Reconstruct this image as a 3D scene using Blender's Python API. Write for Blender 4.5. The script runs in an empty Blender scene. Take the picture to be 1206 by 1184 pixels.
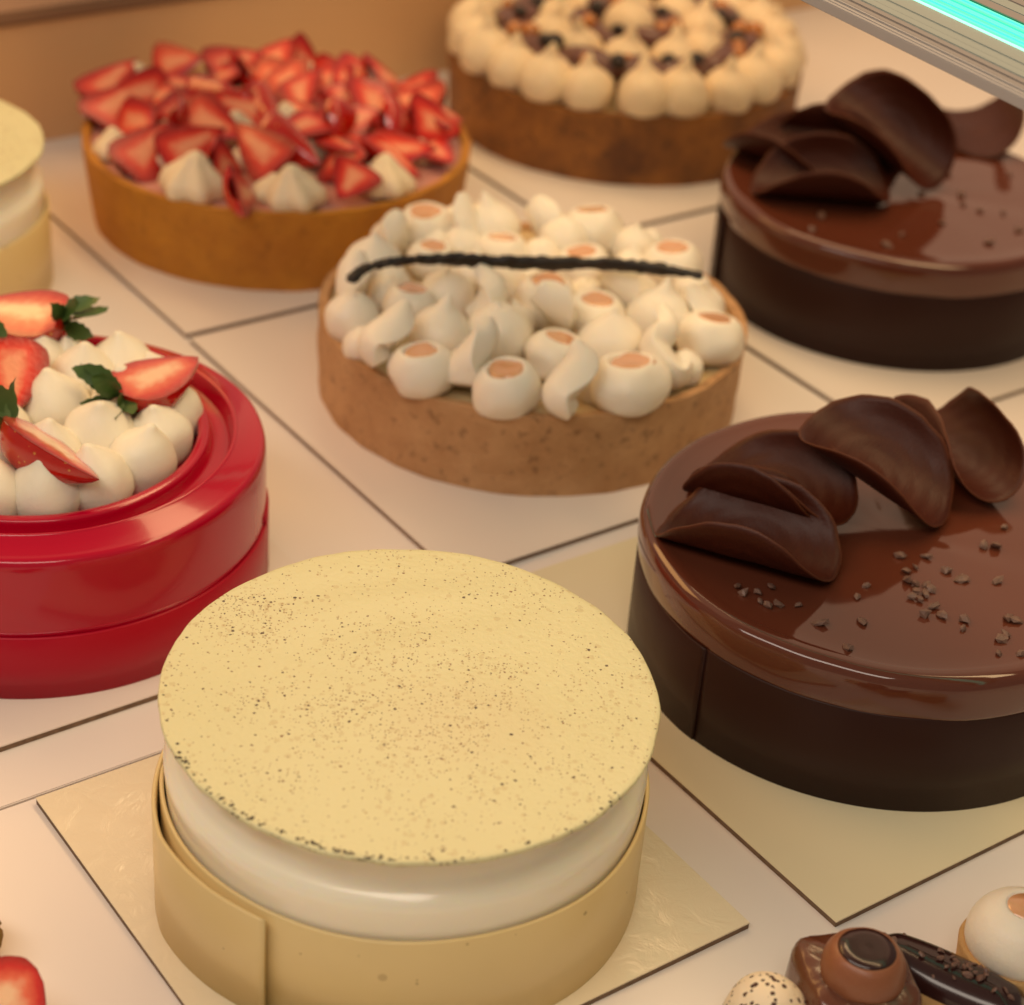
import bpy, bmesh, math, random
import numpy as np
from mathutils import Vector, Matrix, Euler, noise
R = math.radians
random.seed(7)
sc = bpy.context.scene
COL = sc.collection
CM = 0.01                                   # geometry below is written in centimetres

# ------------------------------------------------------------------ camera
PITCH, ROLL = 0.5590285, 0.0806795
cam_d = bpy.data.cameras.new('camera'); cam = bpy.data.objects.new('camera', cam_d); COL.objects.link(cam)
fw = Vector((0, math.cos(PITCH), -math.sin(PITCH))); rt = Vector((1, 0, 0)); up = rt.cross(fw)
r2 = rt*math.cos(ROLL) + up*math.sin(ROLL); u2 = -rt*math.sin(ROLL) + up*math.cos(ROLL)
m = Matrix((r2, u2, -fw)).transposed().to_4x4(); m.translation = Vector((0, 0, 0.506234))
cam.matrix_world = m
cam_d.sensor_width = 36; cam_d.sensor_fit = 'HORIZONTAL'; cam_d.lens = 36*2364.7/1206
cam_d.clip_start = 0.02; cam_d.clip_end = 30
cam_d.dof.use_dof = True; cam_d.dof.focus_distance = 0.74; cam_d.dof.aperture_fstop = 8.2
cam_d.dof.aperture_blades = 0
sc.camera = cam

# ------------------------------------------------------------------ light
w = bpy.data.worlds.new('World'); sc.world = w; w.use_nodes = True
w.node_tree.nodes['Background'].inputs[0].default_value = (1.0, 0.80, 0.62, 1)
w.node_tree.nodes['Background'].inputs[1].default_value = 0.21

def area(name, loc, target, sx, sy, power, col, spread=180):
    d = bpy.data.lights.new(name, 'AREA'); d.shape = 'RECTANGLE'; d.size = sx; d.size_y = sy
    d.energy = power; d.color = col; d.spread = R(spread)
    o = bpy.data.objects.new(name, d); COL.objects.link(o); o.location = loc
    o.rotation_euler = (Vector(target)-Vector(loc)).to_track_quat('-Z', 'Y').to_euler()
    return o
area('case_strip_light', (0.25, 1.05, 1.0), (0.0, 0.85, 0), 1.5, 0.22, 8.5, (1.0, 0.67, 0.34))
area('rear_case_light', (-0.30, 2.25, 1.45), (0.0, 0.8, 0.1), 3.6, 2.5, 14.5, (1.0, 0.57, 0.33))
area('front_fill_light', (-0.35, 0.05, 1.0), (0.0, 0.7, 0), 1.3, 0.3, 7.5, (1.0, 0.86, 0.72))  # added fill above the camera, brightens the sides facing it
area('left_rear_light', (-0.85, 1.35, 0.85), (-0.38, 1.2, 0), 0.7, 0.5, 5.0, (1.0, 0.50, 0.15))

sc.view_settings.view_transform = 'Standard'; sc.view_settings.look = 'None'
sc.view_settings.exposure = -0.06; sc.view_settings.gamma = 1
sc.cycles.use_denoising = True
sc.cycles.max_bounces = 8; sc.cycles.diffuse_bounces = 4; sc.cycles.glossy_bounces = 4; sc.cycles.transmission_bounces = 4

# ------------------------------------------------------------------ materials
def mat(name, col, rough=0.5, sss=0.0, sssr=(1, .6, .35), sscale=0.004, coat=0.0, metal=0.0, spec=0.5, emit=None, es=0):
    mt = bpy.data.materials.new(name); mt.use_nodes = True
    b = mt.node_tree.nodes['Principled BSDF']
    b.inputs['Base Color'].default_value = (*col, 1); b.inputs['Roughness'].default_value = rough
    b.inputs['Metallic'].default_value = metal; b.inputs['Specular IOR Level'].default_value = spec
    b.inputs['Coat Weight'].default_value = coat; b.inputs['Coat Roughness'].default_value = 0.06
    if sss:
        b.inputs['Subsurface Weight'].default_value = sss
        b.inputs['Subsurface Radius'].default_value = sssr
        b.inputs['Subsurface Scale'].default_value = sscale
    if emit:
        b.inputs['Emission Color'].default_value = (*emit, 1); b.inputs['Emission Strength'].default_value = es
    return mt
class NT:
    def __init__(s, mt): s.t = mt.node_tree; s.b = s.t.nodes['Principled BSDF']; s.co = s.t.nodes.new('ShaderNodeTexCoord').outputs['Object']
    def n(s, k, **kw):
        nd = s.t.nodes.new(k)
        for a, v in kw.items():
            if isinstance(v, bpy.types.NodeSocket): s.t.links.new(v, nd.inputs[a])
            elif a in nd.inputs: nd.inputs[a].default_value = v
            else: setattr(nd, a, v)
        return nd
    def L(s, a, b): s.t.links.new(a, b)
    def noise(s, scale, detail=3, rough=.5, vec=None, dist=0):
        nd = s.n('ShaderNodeTexNoise'); nd.inputs['Scale'].default_value = scale; nd.inputs['Detail'].default_value = detail
        nd.inputs['Roughness'].default_value = rough; nd.inputs['Distortion'].default_value = dist; s.L(vec or s.co, nd.inputs['Vector']); return nd.outputs['Fac']
    def ramp(s, fac, stops, interp='LINEAR'):
        nd = s.n('ShaderNodeValToRGB'); cr = nd.color_ramp; cr.interpolation = interp
        while len(cr.elements) < len(stops): cr.elements.new(0.5)
        for e, (p, c) in zip(cr.elements, stops):
            e.position = p; e.color = (*c, 1) if isinstance(c, tuple) else (c, c, c, 1)
        s.L(fac, nd.inputs['Fac']); return nd.outputs['Color']
    def math(s, op, a, b=None, c=None):
        nd = s.n('ShaderNodeMath'); nd.operation = op
        for i, v in enumerate((a, b, c)):
            if v is None: continue
            if isinstance(v, (int, float)): nd.inputs[i].default_value = v
            else: s.L(v, nd.inputs[i])
        return nd.outputs[0]
    def mix(s, fac, a, b, mode='MIX'):
        nd = s.n('ShaderNodeMix'); nd.data_type = 'RGBA'; nd.blend_type = mode
        for k, v in ((0, fac), (6, a), (7, b)):
            if isinstance(v, (int, float)): nd.inputs[k].default_value = v
            elif isinstance(v, tuple): nd.inputs[k].default_value = (*v, 1)
            else: s.L(v, nd.inputs[k])
        return nd.outputs[2]
    def color(s, c): s.L(c, s.b.inputs['Base Color'])
    def rough(s, c): s.L(c, s.b.inputs['Roughness'])
    def bump(s, h, strength=.3, dist=.001):
        nd = s.n('ShaderNodeBump'); nd.inputs['Strength'].default_value = strength; nd.inputs['Distance'].default_value = dist
        s.L(h, nd.inputs['Height']); s.L(nd.outputs[0], s.b.inputs['Normal']); return nd
    def dots(s, scale, size, keep, vec=None):
        "round specks: voronoi cells, a random share of them kept"
        v = s.n('ShaderNodeTexVoronoi'); v.inputs['Scale'].default_value = scale; s.L(vec or s.co, v.inputs['Vector'])
        sep = s.n('ShaderNodeSeparateColor'); s.L(v.outputs['Color'], sep.inputs[0])
        k = s.math('LESS_THAN', sep.outputs[0], keep)
        sz = s.math('MULTIPLY', sep.outputs[1], size)
        return s.math('MULTIPLY', k, s.math('LESS_THAN', v.outputs['Distance'], sz)), sep.outputs[2]

def cream_mat(name, col, sss=.35):
    mt = mat(name, col, .48, sss, (1, .75, .5), .006); t = NT(mt)
    n = t.noise(60, 4); t.color(t.mix(n, tuple(c*.93 for c in col), tuple(min(1, c*1.04) for c in col)))
    t.bump(t.noise(700, 3), .25, .0006); return mt
M = {}
M['shelf'] = mat('shelf_laminate', (.80, .74, .68), .32)
t = NT(M['shelf']); t.color(t.mix(t.noise(9, 3), (.78, .70, .63), (.82, .76, .70))); t.rough(t.math('MULTIPLY_ADD', t.noise(14, 4), .25, .2)); t.bump(t.noise(25, 2), .08, .002)
def board_mat(name, col, rough, foil=0):
    mt = mat(name, col, rough); t = NT(mt)
    t.color(t.mix(t.noise(7, 3), tuple(c*.95 for c in col), col))
    if foil:
        v = t.noise(90, 5, .6, dist=1.2); t.bump(t.math('ADD', v, t.math('MULTIPLY', t.noise(22, 2), 1.5)), .30, .0016)
    else: t.bump(t.noise(40, 3), .08, .001)
    return mt
M['board_gold'] = board_mat('pale_gold_foil_card', (.80, .71, .48), .22)
M['board_foil'] = board_mat('wrinkled_gold_foil_card', (.80, .70, .50), .16, 1)
M['board_white'] = board_mat('white_laminated_card', (.80, .72, .64), .30)
M['board_core'] = mat('brown_card_edge', (.13, .075, .04), .9)
t = NT(M['board_core']); t.color(t.mix(t.noise(300, 3), (.10, .06, .035), (.28, .18, .11)))

# speckled white chocolate disc
M['disc'] = mat('vanilla_speckled_disc', (.80, .66, .36), .42, .15, (1, .7, .4), .003)
t = NT(M['disc'])
n1 = t.noise(14, 3); base = t.mix(n1, (.66, .63, .38), (.59, .56, .31))
def blob(t, cx, cy, rx, ry, soft):
    sx = t.n('ShaderNodeSeparateXYZ'); t.L(t.co, sx.inputs[0])
    dx = t.math('DIVIDE', t.math('SUBTRACT', sx.outputs[0], cx*CM), rx*CM); dy = t.math('DIVIDE', t.math('SUBTRACT', sx.outputs[1], cy*CM), ry*CM)
    d = t.math('SQRT', t.math('ADD', t.math('MULTIPLY', dx, dx), t.math('MULTIPLY', dy, dy)))
    mr = t.n('ShaderNodeMapRange'); mr.interpolation_type = 'SMOOTHSTEP'; t.L(d, mr.inputs[0])
    mr.inputs[1].default_value = 1+soft; mr.inputs[2].default_value = 1-soft; mr.inputs[3].default_value = 0; mr.inputs[4].default_value = 1
    return mr.outputs[0]
dens = t.math('MULTIPLY', t.ramp(t.noise(38, 4, .6), [(.42, 0.0), (.62, 1.0)]), .45)
dens = t.math('ADD', dens, t.math('MULTIPLY', blob(t, .2, -.6, 4.6, 4.2, .35), t.math('MULTIPLY', t.ramp(t.noise(70, 3), [(.42, 0.0), (.58, 1.0)]), .75)))
dens = t.math('ADD', dens, t.math('MULTIPLY', blob(t, -6.2, 3.4, 1.6, 1.9, .5), .8))
dens = t.math('ADD', dens, .14)
wn = t.n('ShaderNodeTexNoise'); wn.inputs['Scale'].default_value = 900; t.L(t.co, wn.inputs['Vector'])
wo = t.n('ShaderNodeVectorMath'); wo.operation = 'MULTIPLY_ADD'; t.L(wn.outputs['Color'], wo.inputs[0]); wo.inputs[1].default_value = (.0011,)*3; t.L(t.co, wo.inputs[2])
def speck(sc_, size, mul):
    v = t.n('ShaderNodeTexVoronoi'); v.inputs['Scale'].default_value = sc_; t.L(wo.outputs[0], v.inputs['Vector'])
    se = t.n('ShaderNodeSeparateColor'); t.L(v.outputs['Color'], se.inputs[0])
    k = t.math('LESS_THAN', se.outputs[0], t.math('MULTIPLY', dens, mul))
    return t.math('MULTIPLY', k, t.math('LESS_THAN', v.outputs['Distance'], t.math('MULTIPLY_ADD', se.outputs[1], size, size*.45))), se.outputs[2]
s1, c1 = speck(950, .30, .62); s2, c2 = speck(470, .20, .36); s3, c3 = speck(430, .42, .40)
warm = blob(t, 2.2, -1.4, 2.8, 2.2, .5)
base = t.mix(t.math('MULTIPLY', warm, .16), base, (.56, .42, .26))
c = t.mix(t.math('MULTIPLY', s3, .30), base, (.42, .30, .14))
c = t.mix(t.math('MULTIPLY', s1, .75), c, t.mix(c1, (.10, .035, .03), (.36, .24, .11)))
c = t.mix(t.math('MULTIPLY', s2, .92), c, t.mix(c2, (.025, .008, .012), (.20, .10, .05)))
t.color(c)
wv = t.n('ShaderNodeTexWave'); wv.inputs['Scale'].default_value = 9; wv.inputs['Distortion'].default_value = 5; wv.inputs['Detail'].default_value = 1
mp = t.n('ShaderNodeMapping'); mp.inputs['Rotation'].default_value = (0, 0, R(62)); t.L(t.co, mp.inputs['Vector']); t.L(mp.outputs[0], wv.inputs['Vector'])
h = t.math('MULTIPLY', wv.outputs['Fac'], blob(t, -1.2, 4.2, 4.5, 2.6, .5)); h = t.math('ADD', h, t.math('MULTIPLY', t.noise(420, 2), .35))
t.bump(h, .6, .0014)

M['mousse'] = mat('glossy_white_mousse', (.90, .83, .66), .22, .5, (1, .66, .24), .014, coat=.45)
def choc_band(name, col, dark, rough=.34):
    mt = mat(name, col, rough, .12, (1, .7, .4), .002); t = NT(mt)
    d, q = t.dots(260, .22, .06); c = t.mix(t.noise(25, 3), col, tuple(x*.88 for x in col)); c = t.mix(t.math('MULTIPLY', d, .6), c, dark)
    d2, q2 = t.dots(130, .3, .10); c = t.mix(t.math('MULTIPLY', d2, .32), c, dark); t.color(c)
    t.bump(t.noise(90, 2), .12, .001); return mt
M['ivory_band'] = choc_band('speckled_ivory_band', (.78, .60, .28), (.20, .10, .03))
M['cream_top'] = cream_mat('whipped_cream', (.88, .80, .66))
M['cream_red'] = cream_mat('vanilla_ganache', (.84, .78, .62), .25)
M['cream_straw'] = cream_mat('ivory_whipped_cream', (.80, .66, .45))
M['cream_brown'] = cream_mat('toffee_cream', (.86, .68, .44))
M['caramel'] = mat('caramel', (.70, .36, .17), .10, .15, (1, .5, .2), .003, coat=1)
t = NT(M['caramel']); t.color(t.mix(t.noise(120, 3), (.60, .27, .10), (.78, .44, .24)))
def crust(name, a, b, dark, spots=.5, rough=.62):
    mt = mat(name, a, rough); t = NT(mt)
    c = t.mix(t.ramp(t.noise(28, 5, .62), [(.35, 0.0), (.68, 1.0)]), a, b)
    c = t.mix(t.math('MULTIPLY', t.ramp(t.noise(150, 4, .7), [(.56, 0.0), (.68, 1.0)]), spots), c, dark)
    t.color(c); t.bump(t.math('ADD', t.noise(170, 5, .7), t.math('MULTIPLY', t.noise(600, 4, .7), .5)), .8, .0018); return mt
M['crust_vanilla'] = crust('baked_shortcrust', (.58, .33, .15), (.42, .21, .08), (.12, .05, .015), .6)
M['crust_gold'] = crust('golden_shortcrust', (.54, .225, .014), (.40, .145, .007), (.16, .05, .003), .35)
M['crust_dark'] = crust('dark_baked_crust', (.34, .125, .018), (.12, .038, .007), (.03, .010, .003), .9)
M['crust_tartlet'] = crust('light_tartlet_crust', (.62, .37, .14), (.45, .24, .08), (.2, .1, .03), .3)
M['custard'] = mat('vanilla_filling', (.60, .45, .24), .45, .2)
M['rose_filling'] = mat('strawberry_filling', (.55, .25, .20), .3, .2)
M['pod'] = mat('vanilla_pod', (.010, .005, .004), .45)
t = NT(M['pod']); t.bump(t.noise(500, 3), .5, .001)
# chocolate
M['glaze'] = mat('mirror_chocolate_glaze', (.105, .032, .019), .07, coat=.3, spec=.5)
t = NT(M['glaze']); t.color(t.mix(t.noise(6, 2), (.125, .034, .017), (.095, .026, .014))); t.bump(t.noise(12, 2), .10, .004)
M['choc_band'] = mat('dark_chocolate_band', (.034, .012, .008), .55, spec=.2)
t = NT(M['choc_band']); t.color(t.mix(t.noise(10, 2), (.036, .012, .008), (.026, .009, .006))); t.rough(t.math('MULTIPLY_ADD', t.noise(40, 3), .15, .34)); t.bump(t.noise(50, 3), .1, .001)
M['curl'] = mat('matte_chocolate_petal', (.085, .026, .012), .5, spec=.28)
t = NT(M['curl'])
mp = t.n('ShaderNodeMapping'); mp.inputs['Scale'].default_value = (1, .10, .5); t.L(t.co, mp.inputs['Vector'])
st = t.noise(1300, 3, .6, vec=mp.outputs[0]); c = t.mix(st, (.034, .005, .002), (.070, .012, .003))
at = t.n('ShaderNodeAttribute'); at.attribute_name = 'edge'
rim_ = t.ramp(at.outputs['Fac'], [(.0, .15), (.35, .0), (.55, .12), (.72, .0), (.965, .0), (1.0, 1.0)])
c = t.mix(t.math('MULTIPLY', rim_, .55), c, (.16, .045, .016)); t.color(c)
gr = t.n('ShaderNodeTexGradient'); gr.gradient_type = 'SPHERICAL'
v = t.n('ShaderNodeVectorMath'); v.operation = 'LENGTH'; t.L(t.co, v.inputs[0])
ring = t.math('SINE', t.math('MULTIPLY', v.outputs['Value'], 900))
t.bump(t.math('ADD', st, t.math('MULTIPLY', ring, .35)), .40, .0005); t.rough(t.math('MULTIPLY_ADD', t.noise(80, 3), .2, .36))
M['nib'] = mat('cocoa_nib', (.16, .075, .05), .5)
t = NT(M['nib']); t.color(t.mix(t.noise(500, 3), (.05, .02, .014), (.27, .15, .11)))
M['red'] = mat('red_mirror_glaze', (.42, .0008, .022), .17, coat=.3, spec=.4)
t = NT(M['red']); t.bump(t.noise(18, 2), .07, .003)
M['red_band'] = mat('red_chocolate_band', (.40, .0008, .018), .34, spec=.3)
# strawberry
M['berry_skin'] = mat('strawberry_skin', (.55, .02, .008), .16, .25, (1, .15, .08), .004, coat=.7)
t = NT(M['berry_skin']); d, q = t.dots(330, .30, .5)
n = t.noise(60, 3); c = t.mix(n, (.60, .018, .006), (.36, .004, .003)); c = t.mix(t.math('MULTIPLY', d, .8), c, (.62, .30, .06)); t.color(c)
t.bump(t.math('MULTIPLY', d, -1), .5, .0012)
def face_mat(name, inner, mid, outer, coat=.6):
    mt = mat(name, mid, .34, .3, (1, .3, .2), .004, coat=coat); t = NT(mt)
    at = t.n('ShaderNodeAttribute'); at.attribute_name = 'edge'
    f = t.math('ADD', at.outputs['Fac'], t.math('MULTIPLY', t.math('SUBTRACT', t.noise(220, 4, .6), .5), .35))
    t.color(t.ramp(f, [(.10, inner), (.36, mid), (.66, outer), (.95, tuple(x*.62 for x in outer))])); t.bump(t.noise(260, 3), .35, .0012); return mt
M['berry_face'] = face_mat('strawberry_cut_face', (.78, .30, .16), (.66, .035, .015), (.42, .004, .003), .08)
M['berry_face_glazed'] = face_mat('glazed_strawberry_face', (.78, .50, .30), (.68, .13, .06), (.54, .014, .008), 1)
M['leaf'] = mat('strawberry_leaf', (.045, .10, .018), .45)
t = NT(M['leaf']); t.color(t.mix(t.noise(150, 3), (.018, .05, .010), (.08, .15, .03)))
M['syrup'] = mat('clear_syrup', (.8, .7, .6), .05, coat=1)
M['mini_choc'] = mat('milk_chocolate_glaze', (.12, .036, .016), .25, coat=.4)
t = NT(M['mini_choc']); t.bump(t.noise(140, 4), .4, .0012)
M['mini_dome'] = mat('milk_chocolate_cream', (.26, .095, .042), .38, .2)
t = NT(M['mini_dome']); t.bump(t.noise(260, 4), .3, .0008)
M['well'] = mat('dark_ganache', (.030, .009, .008), .2, coat=.3)
M['meringue'] = mat('speckled_meringue', (.84, .70, .50), .6, .2)
t = NT(M['meringue']); d, q = t.dots(620, .62, .55); t.color(t.mix(d, (.84, .70, .50), (.06, .02, .012))); t.bump(t.noise(300, 3), .4, .001)
M['wall'] = mat('case_back_wall', (.42, .25, .135), .55)
t = NT(M['wall']); t.color(t.mix(t.noise(5, 3), (.72, .44, .22), (.62, .36, .17)))
M['ledge'] = mat('case_ledge', (.26, .145, .08), .5)
M['upper'] = mat('upper_case_panel', (.85, .66, .54), .5)
M['alu'] = mat('brushed_aluminium', (.36, .36, .37), .4, metal=.3)
M['alu_dark'] = mat('rail_groove', (.12, .09, .08), .5)
M['rail_grey'] = mat('grey_green_rail_face', (.26, .31, .30), .45)
M['alu_mid'] = mat('grey_brown_aluminium', (.26, .25, .25), .4, metal=.3)
M['teal_deep'] = mat('teal_reflection_line', (.05, .5, .4), .4, emit=(.035, .66, .44), es=.8)  # teal reflection on the rail, painted with emissive and tinted bars
M['teal_dark'] = mat('teal_reflection_border', (.01, .22, .16), .4)
M['teal'] = mat('teal_reflection_glow', (.05, .6, .45), .4, emit=(.07, .86, .62), es=.85)
M['teal_edge'] = mat('teal_reflection_edge', (.3, .9, .7), .4, emit=(.42, 1, .78), es=1.0)
M['nut'] = mat('caramelised_nut', (.48, .17, .03), .2, coat=.6)
M['sauce'] = mat('chocolate_sauce', (.13, .045, .030), .3, coat=.2)
M['dark_nut'] = mat('dark_bean', (.02, .010, .008), .35)
M['crumb'] = mat('green_brown_crumb', (.22, .13, .03), .9)

# ------------------------------------------------------------------ helpers
def mesh(name, V, F, smooth=True, attr=None):
    me = bpy.data.meshes.new(name)
    me.from_pydata([tuple(c*CM for c in v) for v in V], [], F)
    if smooth: me.polygons.foreach_set('use_smooth', [True]*len(me.polygons))
    if attr:
        a = me.attributes.new('edge', 'FLOAT', 'POINT'); a.data.foreach_set('value', attr)
    me.update(); return me
def obj(name, me, m, parent=None, loc=(0, 0, 0), rot=(0, 0, 0), scale=1):
    if m and not me.materials: me.materials.append(m)
    o = bpy.data.objects.new(name, me); COL.objects.link(o)
    if parent: o.parent = parent
    o.location = [c*CM for c in loc]; o.rotation_euler = rot
    o.scale = (scale,)*3 if isinstance(scale, (int, float)) else scale
    return o
def thing(name, label, cat, loc, group=None):
    o = bpy.data.objects.new(name, None); COL.objects.link(o); o.empty_display_size = .02
    o.location = [c*CM for c in loc]; o['label'] = label; o['category'] = cat
    if group: o['group'] = group
    return o
def structure(o): o['kind'] = 'structure'; return o
def catmull(P, n):
    P = [Vector(p) for p in P]; P = [2*P[0]-P[1]] + P + [2*P[-1]-P[-2]]; out = []
    k = len(P)-3
    for i in range(n+1):
        s = i/n*k; j = min(int(s), k-1); u = s-j; a, b, c, d = P[j:j+4]
        out.append(.5*((2*b)+(-a+c)*u+(2*a-5*b+4*c-d)*u*u+(-a+3*b-3*c+d)*u**3))
    return out
def lathe(name, prof, seg=96, jit=0, jfreq=.5, smooth_n=0, seed=0, zj=0):
    if smooth_n: prof = [(max(0, p[0]), p[1]) for p in catmull([(a, b, 0) for a, b in prof], smooth_n)]
    V = []; F = []
    for r, z in prof:
        for i in range(seg):
            a = 2*math.pi*i/seg; x, y = math.cos(a), math.sin(a)
            d = jit*noise.noise((x*r*jfreq+seed, y*r*jfreq, z*jfreq+seed*3.1)) if jit else 0
            dz = zj*noise.noise((x*2.2+seed*1.7, y*2.2, 4+seed)) if zj else 0
            f_ = min(1, r/2); d *= f_
            V.append(((r+d)*x, (r+d)*y, z+dz*f_**3))
    n = len(prof)
    for j in range(n-1):
        for i in range(seg):
            F.append((j*seg+i, j*seg+(i+1) % seg, (j+1)*seg+(i+1) % seg, (j+1)*seg+i))
    if prof[-1][0] > 1e-3: pass
    return mesh(name, V, F)
def box(name, sx, sy, z0, z1, bev=.03):
    bm = bmesh.new(); bmesh.ops.create_cube(bm, size=1)
    for v in bm.verts: v.co = Vector((v.co.x*sx*CM, v.co.y*sy*CM, (z0 if v.co.z < 0 else z1)*CM))
    if bev: bmesh.ops.bevel(bm, geom=bm.edges[:], offset=bev*CM, segments=2, affect='EDGES')
    me = bpy.data.meshes.new(name); bm.to_mesh(me); bm.free(); return me
def band(name, a0, a1, rf, z0, zf, th, n=200):
    "a standing strip of chocolate wound round a cake; rf(a) its outer radius, zf(a) its top"
    V = []; F = []
    for i in range(n+1):
        a = a0+(a1-a0)*i/n; r = rf(a); zt = zf(a); c, s = math.cos(a), math.sin(a)
        for rr, z in ((r-th, z0), (r-th, zt-.05), (r-th*.75, zt), (r-th*.25, zt), (r, zt-.05), (r, (z0+zt)/2), (r, z0)):
            V.append((rr*c, rr*s, z))
    m = 7
    for i in range(n):
        for j in range(m):
            F.append((i*m+j, i*m+(j+1) % m, (i+1)*m+(j+1) % m, (i+1)*m+j))
    F.append(tuple(range(m))[::-1]); F.append(tuple(n*m+j for j in range(m)))
    return mesh(name, V, F)
def sweep(name, path, wf, n=24, seg=12, flat=.5, twist=0, upv=(0, 0, 1), edge=0, rug=0):
    P = catmull(path, n); V = []; F = []
    for i, p in enumerate(P):
        T = (P[min(i+1, n)]-P[max(i-1, 0)]).normalized(); S = T.cross(Vector(upv))
        if S.length < 1e-3: S = Vector((1, 0, 0))
        S.normalize(); N = S.cross(T); u = i/n; tw = twist*u; wv_ = wf(u)
        for k in range(seg):
            a = 2*math.pi*k/seg; x = math.cos(a); y = math.sin(a)*abs(math.sin(a))**edge*flat
            x, y = x*math.cos(tw)-y*math.sin(tw), x*math.sin(tw)+y*math.cos(tw)
            g_ = 1+rug*noise.noise((i*.55, math.cos(a)*1.6, math.sin(a)*1.6+7)) if rug else 1
            V.append(tuple(p+S*x*wv_*g_+N*y*wv_*g_))
    for i in range(n):
        for k in range(seg): F.append((i*seg+k, i*seg+(k+1) % seg, (i+1)*seg+(k+1) % seg, (i+1)*seg+k))
    F.append(tuple(range(seg))[::-1]); F.append(tuple(n*seg+k for k in range(seg)))
    return mesh(name, V, F)
def bulb_mesh(seed, tip=1.0, blunt=False):
    rnd = random.Random(seed)
    prof = [(.70, 0), (.90, .18), (1.0, .52), (.97, .86), (.82, 1.18), (.58, 1.42), (.33, 1.60), (.15, 1.74*tip), (.06, 1.86*tip), (0.01, 1.92*tip)]
    if blunt: prof = [(.80, 0), (.96, .2), (1.03, .55), (1.0, .88), (.86, 1.17), (.64, 1.40), (.42, 1.57), (.25, 1.70), (.15, 1.79), (.07, 1.84), (.01, 1.86)]
    me = lathe('piped_cream', prof, 32, .20, 1.3, 26, seed)
    bx, by = rnd.uniform(-.3, .3), rnd.uniform(-.3, .3)
    for v in me.vertices:
        k = max(0, v.co.z/CM-1.25)**1.4; v.co.x += bx*k*CM; v.co.y += by*k*CM
    return me
BULBS = [bulb_mesh(i, 1+.06*(i % 3-1)) for i in range(6)]
BULBS2 = [bulb_mesh(i+20, .93+.03*(i % 3), True) for i in range(6)]
BULBS3 = [bulb_mesh(i+40, 1.12) for i in range(5)]
def pooled_mesh(seed):
    return lathe('cream_nest', [(.66, 0), (.88, .16), (1.01, .5), (1.01, .92), (.86, 1.26), (.68, 1.44), (.58, 1.48), (.53, 1.45), (.48, 1.36), (.25, 1.34), (.01, 1.34)], 36, .26, 1.3, 26, seed, .05)
NESTS = [pooled_mesh(60+i) for i in range(5)]
POOLS = [lathe('caramel_pool', [(.57, 1.40), (.54, 1.46), (.47, 1.475), (.3, 1.46), (.01, 1.455)], 28, .9, 2.2, 0, 70+i) for i in range(3)]
def nib_mesh(seed):
    rnd = random.Random(seed); bm = bmesh.new(); bmesh.ops.create_icosphere(bm, subdivisions=1, radius=1)
    sx, sy, sz = rnd.uniform(.12, .22), rnd.uniform(.09, .15), rnd.uniform(.06, .11)
    for v in bm.verts:
        f = rnd.uniform(.55, 1.35); v.co = Vector((v.co.x*sx*f, v.co.y*sy*f, v.co.z*sz*f))*CM
    me = bpy.data.meshes.new('cocoa_nib'); bm.to_mesh(me); bm.free(); return me
NIBS = [nib_mesh(i) for i in range(8)]
def curl_mesh(a, Rb, seed=0, th=.065):
    V = []; F = []; NR, NA = 12, 56
    rnd = random.Random(seed); ph = rnd.random()*6
    for side in (0, 1):
        for j in range(NR+1):
            for i in range(NA):
                an = 2*math.pi*i/NA; rr = a*j/NR*(1+(.015*math.sin(3*an+ph)+.022*noise.noise((math.cos(an)*5+seed, math.sin(an)*5, 1)))*(j/NR)**3)
                u, v = rr*math.cos(an), rr*math.sin(an); RR = Rb - side*th
                w_ = .05*noise.noise((u*.6+seed, v*.6, 3))
                V.append((u, RR*math.sin(v/Rb), Rb-RR*math.cos(v/Rb)+w_))
    off = (NR+1)*NA
    for j in range(NR):
        for i in range(NA):
            q = (j*NA+i, (j+1)*NA+i, (j+1)*NA+(i+1) % NA, j*NA+(i+1) % NA)
            F.append(q); F.append(tuple(off+x for x in q[::-1]))
    for i in range(NA):
        F.append((NR*NA+i, off+NR*NA+i, off+NR*NA+(i+1) % NA, NR*NA+(i+1) % NA))
    e_ = [min(1, (k % ((NR+1)*NA))//NA/NR) for k in range(len(V))]
    return mesh('chocolate_petal', V, F, attr=e_)
def add_curl(parent, base, q, seed, name='chocolate_petal'):
    me = curl_mesh(q[6], q[7], seed)
    Z = Matrix.Rotation(q[5], 4, 'Z') @ Matrix.Rotation(q[4], 4, 'Y') @ Matrix.Rotation(q[3], 4, 'X')
    return obj(name, me, M['curl'], parent, (q[0]-base[0], q[1]-base[1], q[2]-base[2]), Z.to_euler())
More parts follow.
